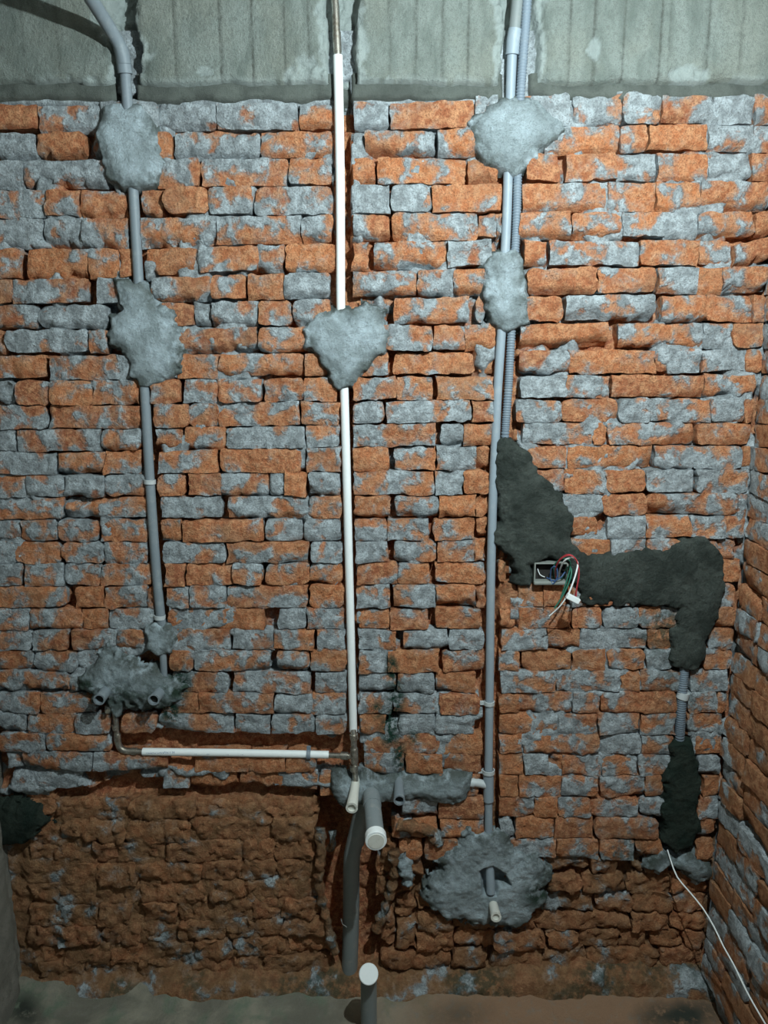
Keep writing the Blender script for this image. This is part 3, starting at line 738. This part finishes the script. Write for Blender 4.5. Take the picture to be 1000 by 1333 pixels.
def bent_text(body, u, v, size, tilt=-28):
    o = text_on(body, u, v, size, t)
    c = at(u, v + 0.5, PY); a = math.radians(tilt)       # letters lie on the upper front of the sleeve
    o.location = Vector((c.x, PY - .0113 * math.cos(a), c.z - .0113 * math.sin(a))) - t.location
    o.rotation_euler = (math.radians(90) + a, 0, 0)
    me = bpy.data.meshes.new_from_object(o); n = bpy.data.objects.new('printed_text', me); COL.objects.link(n)
    n.parent = t; n.location = o.location; n.rotation_euler = o.rotation_euler; cu = o.data
    bpy.data.objects.remove(o); bpy.data.curves.remove(cu); n.name = 'printed_text'
for bd, uu in (('RUBAO DANPIN 1 S4', 192), ('15', 254), ('88', 270), ('76', 295), ('10', 314)):
    bent_text(bd, uu, 979 + (uu - 186) * .016, .0085)

t = empty('grey_conduit', 'long straight grey conduit right of centre with a side tee near its bottom', 'pipe', at(636, 1100, PY))
tube('pipe', L([(667, 62, -.022), (665, 110, -.012), (663, 170, PY), (660, 280, PY), (656, 360, PY), (653, 430, PY), (648, 505, PY), (645, 575, PY), (642, 640, PY), (639, 760, PY), (637.5, 900, PY), (636, 1006, PY), (636, 1092, PY + .004)]), .0118, M_PIPE3, t, 18, step=.06)
tube('upper_pipe', L([(678, -60, -.03), (674, 0, -.03), (669, 50, -.025)]), .0138, M_PIPE2, t, 18)
tube('coupling', L([(671, 38, -.027), (668.5, 52, -.024), (667, 72, -.021)]), .0160, M_PIPE3, t, 20)
tube('tee_body', L([(636, 1005, PY), (636, 1042, PY)]), .0150, M_PIPE3, t, 20)
tube('tee_branch', L([(634, 1022, PY), (622, 1019, PY - .004), (611, 1018, PY - .004)]), .0118, M_PALE, t, 16)
tube('tee_collar', L([(617, 1019, PY - .004), (611, 1018, PY - .004)]), .0135, M_PALE, t, 16)
tube('lower_pipe', L([(637, 1115, .010), (638, 1138, -.004), (639, 1162, -.010)]), .0128, M_PIPE3, t, 16)
clip(t, 637, 915, PY, .012, 0.); clip(t, 636, 1004, PY, .0150, 0.)

def corrugated(label, pts, r, pitch=.0042):
    P = resample(L(pts), .0021)
    # even spacing
    out = [P[0]]; acc = 0
    for a, b in zip(P, P[1:]):
        out.append(b)
    rad = [r * (1.03, .98, .80)[i % 3] for i in range(len(out))]
    V, Fc = tube_geo(out, rad, 14, True)
    V = np.array([tuple(q) for q in V])
    c = tuple(V.mean(axis=0))
    o = mesh_obj('corrugated_conduit', V, Fc, M_CORR, None, True, None, c)
    return tag(o, label, 'conduit')
corrugated('corrugated grey flexible conduit running down the right side of the long grey conduit', [(689, -50, -.037), (685, 20, -.035), (678.5, 110, -.02), (675, 170, 0), (673, 270, .004), (670, 340, .006), (666, 430, .005), (662, 505, .006), (658, 560, .008), (656, 590, .02)], .0112)
corrugated('short piece of corrugated conduit between two dark mortar patches at right', [(893, 845, .016), (891, 870, .006), (888, 905, .002), (885, 955, .006), (884, 975, .02)], .0135)
rb = tube('pipe_clip', L([(890.5, 901, .002), (888, 909, .002)]), .0165, M_PALE, None, 18)
tag(rb, 'small pale clip around the short corrugated conduit at right', 'clip')

def stub(label, u0, v0, y0, u1, v1, y1, r0, r1, mat, bore=.75, dark=True, kind='pipe_stub'):
    a, b = at(u0, v0, y0), at(u1, v1, y1); m = a.lerp(b, .72)
    t = empty(kind, label, 'pipe', a)
    tube('pipe', [a, a.lerp(b, .5), m, b], [r0, r0 * 1.02, (r0 + r1) / 2, r1], mat, t, 22, bore=(r1 * bore, .03 if dark else .006))
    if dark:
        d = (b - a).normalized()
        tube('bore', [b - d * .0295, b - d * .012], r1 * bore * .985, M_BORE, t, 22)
    return t
stub('grey open pipe stub, the left one of the two at lower left', 144, 892, .02, 129, 911, -.068, .0150, .0158, M_PIPE)
stub('grey open pipe stub, the right one of the two at lower left', 213, 895, .02, 200, 911, -.066, .0150, .0158, M_PIPE)
stub('small ivory open pipe stub, just left of the white capped drain stub', 464, 1012, .02, 458, 1052, -.115, .0125, .0165, M_IVORY, .66, False)
stub('small grey open pipe stub, just right of the white capped drain stub', 519, 1010, .02, 520, 1042, -.095, .0130, .0158, M_PIPE, .74)
stub('small pale open pipe stub below the right conduit, in the lumpy cement', 640, 1168, .02, 646, 1194, -.075, .0130, .0150, M_IVORY, .62, False)

# capped drain stub out of the centre patch
a = at(482, 1022, .03); b = at(489.5, 1094, -.215)
t = empty('drain_stub', 'thick grey drain stub with a white end cap at bottom centre', 'pipe', a)
d = (b - a).normalized()
tube('pipe', [a, b], .0235, M_STUB, t, 28)
tube('socket', [a + d * .05, a + d * .10], .0252, M_STUB, t, 28)
tube('cap', [b - d * .020, b + d * .002, b + d * .0035], [.0278, .0278, .0262], M_WHITE, t, 32)
tube('cap_face', [b + d * .0034, b + d * .0052], [.0212, .0208], M_IVORY, t, 28)
# drain pipe in the chase
t = empty('drain_pipe', 'dusty dark grey drain pipe standing in the deep chase at bottom centre', 'pipe', at(453, 1262, .035))
tube('pipe', L([(463, 1092, .03), (458.5, 1112, .030), (457.5, 1130, .030), (457, 1200, .030), (455, 1266, .030)]), .0245, M_PIPE2, t, 26, step=.03)
tube('socket', L([(476, 1040, .03), (470, 1066, .030), (463, 1096, .030)]), .0262, M_PIPE2, t, 26, step=.01)
tube('wire_tie', L([(444, 1196, .012), (446, 1203, .010), (452, 1207, .009)]), .0012, M_WHITE, t, 6)
# floor drain riser with slanted cap
b = at(480, 1268, -.19); a0 = Vector((b.x + .002, b.y + .012, -.03))
t = empty('floor_drain_pipe', 'grey floor pipe with a slanted white round cap at the bottom edge', 'pipe', (a0.x, a0.y, 0))
toc = (Vector((0, -D, CZ)) - b).normalized()
k_ = b - toc * .055
tube('riser', [(k_.x, k_.y, -.03), (k_.x, k_.y, k_.z - .03), k_ + toc * .01, b - toc * .01], .0225, M_PIPE2, t, 24, step=.008)
tube('cap', [b - toc * .016, b + toc * .001, b + toc * .003], [.0262, .0262, .0245], M_WHITE, t, 32)

# broken cement ribs left along the old chase
def rib(label, pts, r, mat, sd):
    P = resample(L(pts), .008)
    rr = random.Random(sd)
    V, Fc = tube_geo(P, [r * (1 + .35 * math.sin(i * 1.3 + sd) * rr.random()) for i in range(len(P))], 12)
    V = np.array([tuple(q) for q in V])
    n1 = fbm(V[:, 0], V[:, 1], V[:, 2], 60, 3, sd); n2 = fbm(V[:, 0], V[:, 1], V[:, 2], 60, 3, sd + 4)
    V[:, 0] += n1 * r * .9; V[:, 1] += n2 * r * .9
    o = mesh_obj('cement_rib', V, Fc, mat, None, True, dict(grey=.34, tone=.8, dust=.9, algae=.35), tuple(V.mean(axis=0)))
    return tag(o, label, 'cement rib')
rib('knobbly cement rib down the left side of the drain chase', [(417, 1078, .0), (418, 1110, -.004), (416, 1140, .0), (419, 1170, .004), (427, 1205, .002), (436, 1240, .004)], .0125, M_BRICK, 3)
rib('knobbly grey cement rib to the right of the capped drain stub', [(513, 1108, -.01), (514, 1130, -.008), (509, 1160, .0), (498, 1190, .0), (490, 1212, .008)], .0135, M_BRICK, 9)
rib('short lump of old cement beside the left rib of the drain chase', [(432, 1082, .02), (433, 1096, .012), (430, 1106, .02)], .011, M_BRICK, 14)
rib('crumbling grey cement crust on the brick edge right of the drain chase', [(520, 1073, .0), (545, 1078, -.010), (562, 1084, -.006), (570, 1098, .0)], .018, M_BRICK, 21)
rib('lumpy pale cement blob standing on the upright bricks beside the drain', [(520, 1112, .0), (527, 1128, -.010), (533, 1146, -.002)], .020, M_CEM, 27)

# ------------------------------------------------------------------ junction box and wires
t = empty('outlet_box', 'small broken outlet box opening in the dark mortar, behind the coloured wires', 'outlet box', at(714, 746, .0))
M_BOXW = plastic('dirty_box_plastic', (.22, .24, .22), .6, .6, (.25, .25, .22))
for (u, v, sx, sz) in ((695, 744, .004, .05), (737, 744, .004, .05)):
    box('side', at(u, v, -.004), sx, .03, sz, M_BOXW, t, bev=.001)
box('top', at(716, 732, -.004), .086, .03, .003, M_BOXW, t, bev=.001); box('bottom', at(715, 757, -.006), .088, .036, .010, M_BOXW, t, bev=.003)
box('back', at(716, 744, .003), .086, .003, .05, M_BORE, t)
t = empty('wire_bundle', 'loop of red, white and green wires hanging from the outlet box with a white connector', 'wires', at(730, 748, -.02))
def wire(mat, pts, r=.0017, par=None, label=None):
    o = tube('wire', L(pts), r, mat, par or t, 8, step=.006)
    if label: o['label'] = label
    return o
wire(M_RED, [(724, 752, 0), (723, 742, -.03), (730, 728, -.06), (742, 723, -.075), (751, 730, -.08), (754, 748, -.08), (751, 765, -.08), (750, 782, -.078)], label='red wire')
wire(M_RED, [(722, 748, 0), (726, 732, -.03), (738, 722, -.06), (748, 726, -.07), (753, 740, -.075), (752, 760, -.075), (748, 778, -.07)], label='red wire')
wire(M_WHITE, [(728, 752, 0), (729, 742, -.03), (735, 730, -.06), (744, 726, -.07), (752, 732, -.078), (750, 746, -.085), (744, 764, -.09), (738, 778, -.09)], .0022, label='white wire')
wire(M_WHITE, [(740, 774, -.09), (730, 788, -.085), (722, 796, -.075), (715, 802, -.07)], .0016, label='white wire')
wire(M_GREEN, [(731, 754, 0), (740, 738, -.03), (744, 742, -.05), (742, 755, -.06), (733, 775, -.06), (722, 792, -.055)], .0022, label='green wire')
wire(M_GREEN, [(722, 752, 0), (722, 735, -.02), (734, 727, -.04), (743, 733, -.045), (738, 756, -.055), (730, 778, -.05)], .0018, label='green wire')
wire(M_BLUE, [(716, 756, .0), (718, 740, -.02), (724, 738, -.03), (726, 750, -.03), (720, 760, -.024), (716, 752, -.02)], .0019, label='dark blue wire')
wire(M_BLUE, [(712, 752, .0), (722, 756, -.026), (732, 750, -.03), (736, 744, -.02), (738, 752, -.01), (734, 758, 0)], .0018, label='dark blue wire')
wire(M_WHITE, [(700, 740, .0), (703, 748, -.008), (709, 751, -.004)], .0012, label='white wire')
c_ = at(746, 779, -.092)
R_ = Matrix.Rotation(math.radians(27), 3, 'Y')
cn = box('connector', c_, .036, .014, .014, M_WHITE, t, R_, .0015)
tube('wire', L([(751, 789, -.085), (752, 800, -.07)]), .0008, M_RED, t, 6)

t = tube('white_cable', [at(869, 1106, .0), at(874, 1122, -.02), at(882, 1142, -.055), at(897, 1160, -.09), at(915, 1182, -.13), at(930, 1207, -.17), at(942, 1232, -.21), at(955, 1255, -.26), at(972, 1290, -.34), at(990, 1322, -.42), at(1010, 1355, -.52)], .0020, M_WHITE, None, 8, step=.02)
tag(t, 'thin white cable hanging from the wall down towards the lower right corner', 'cable')
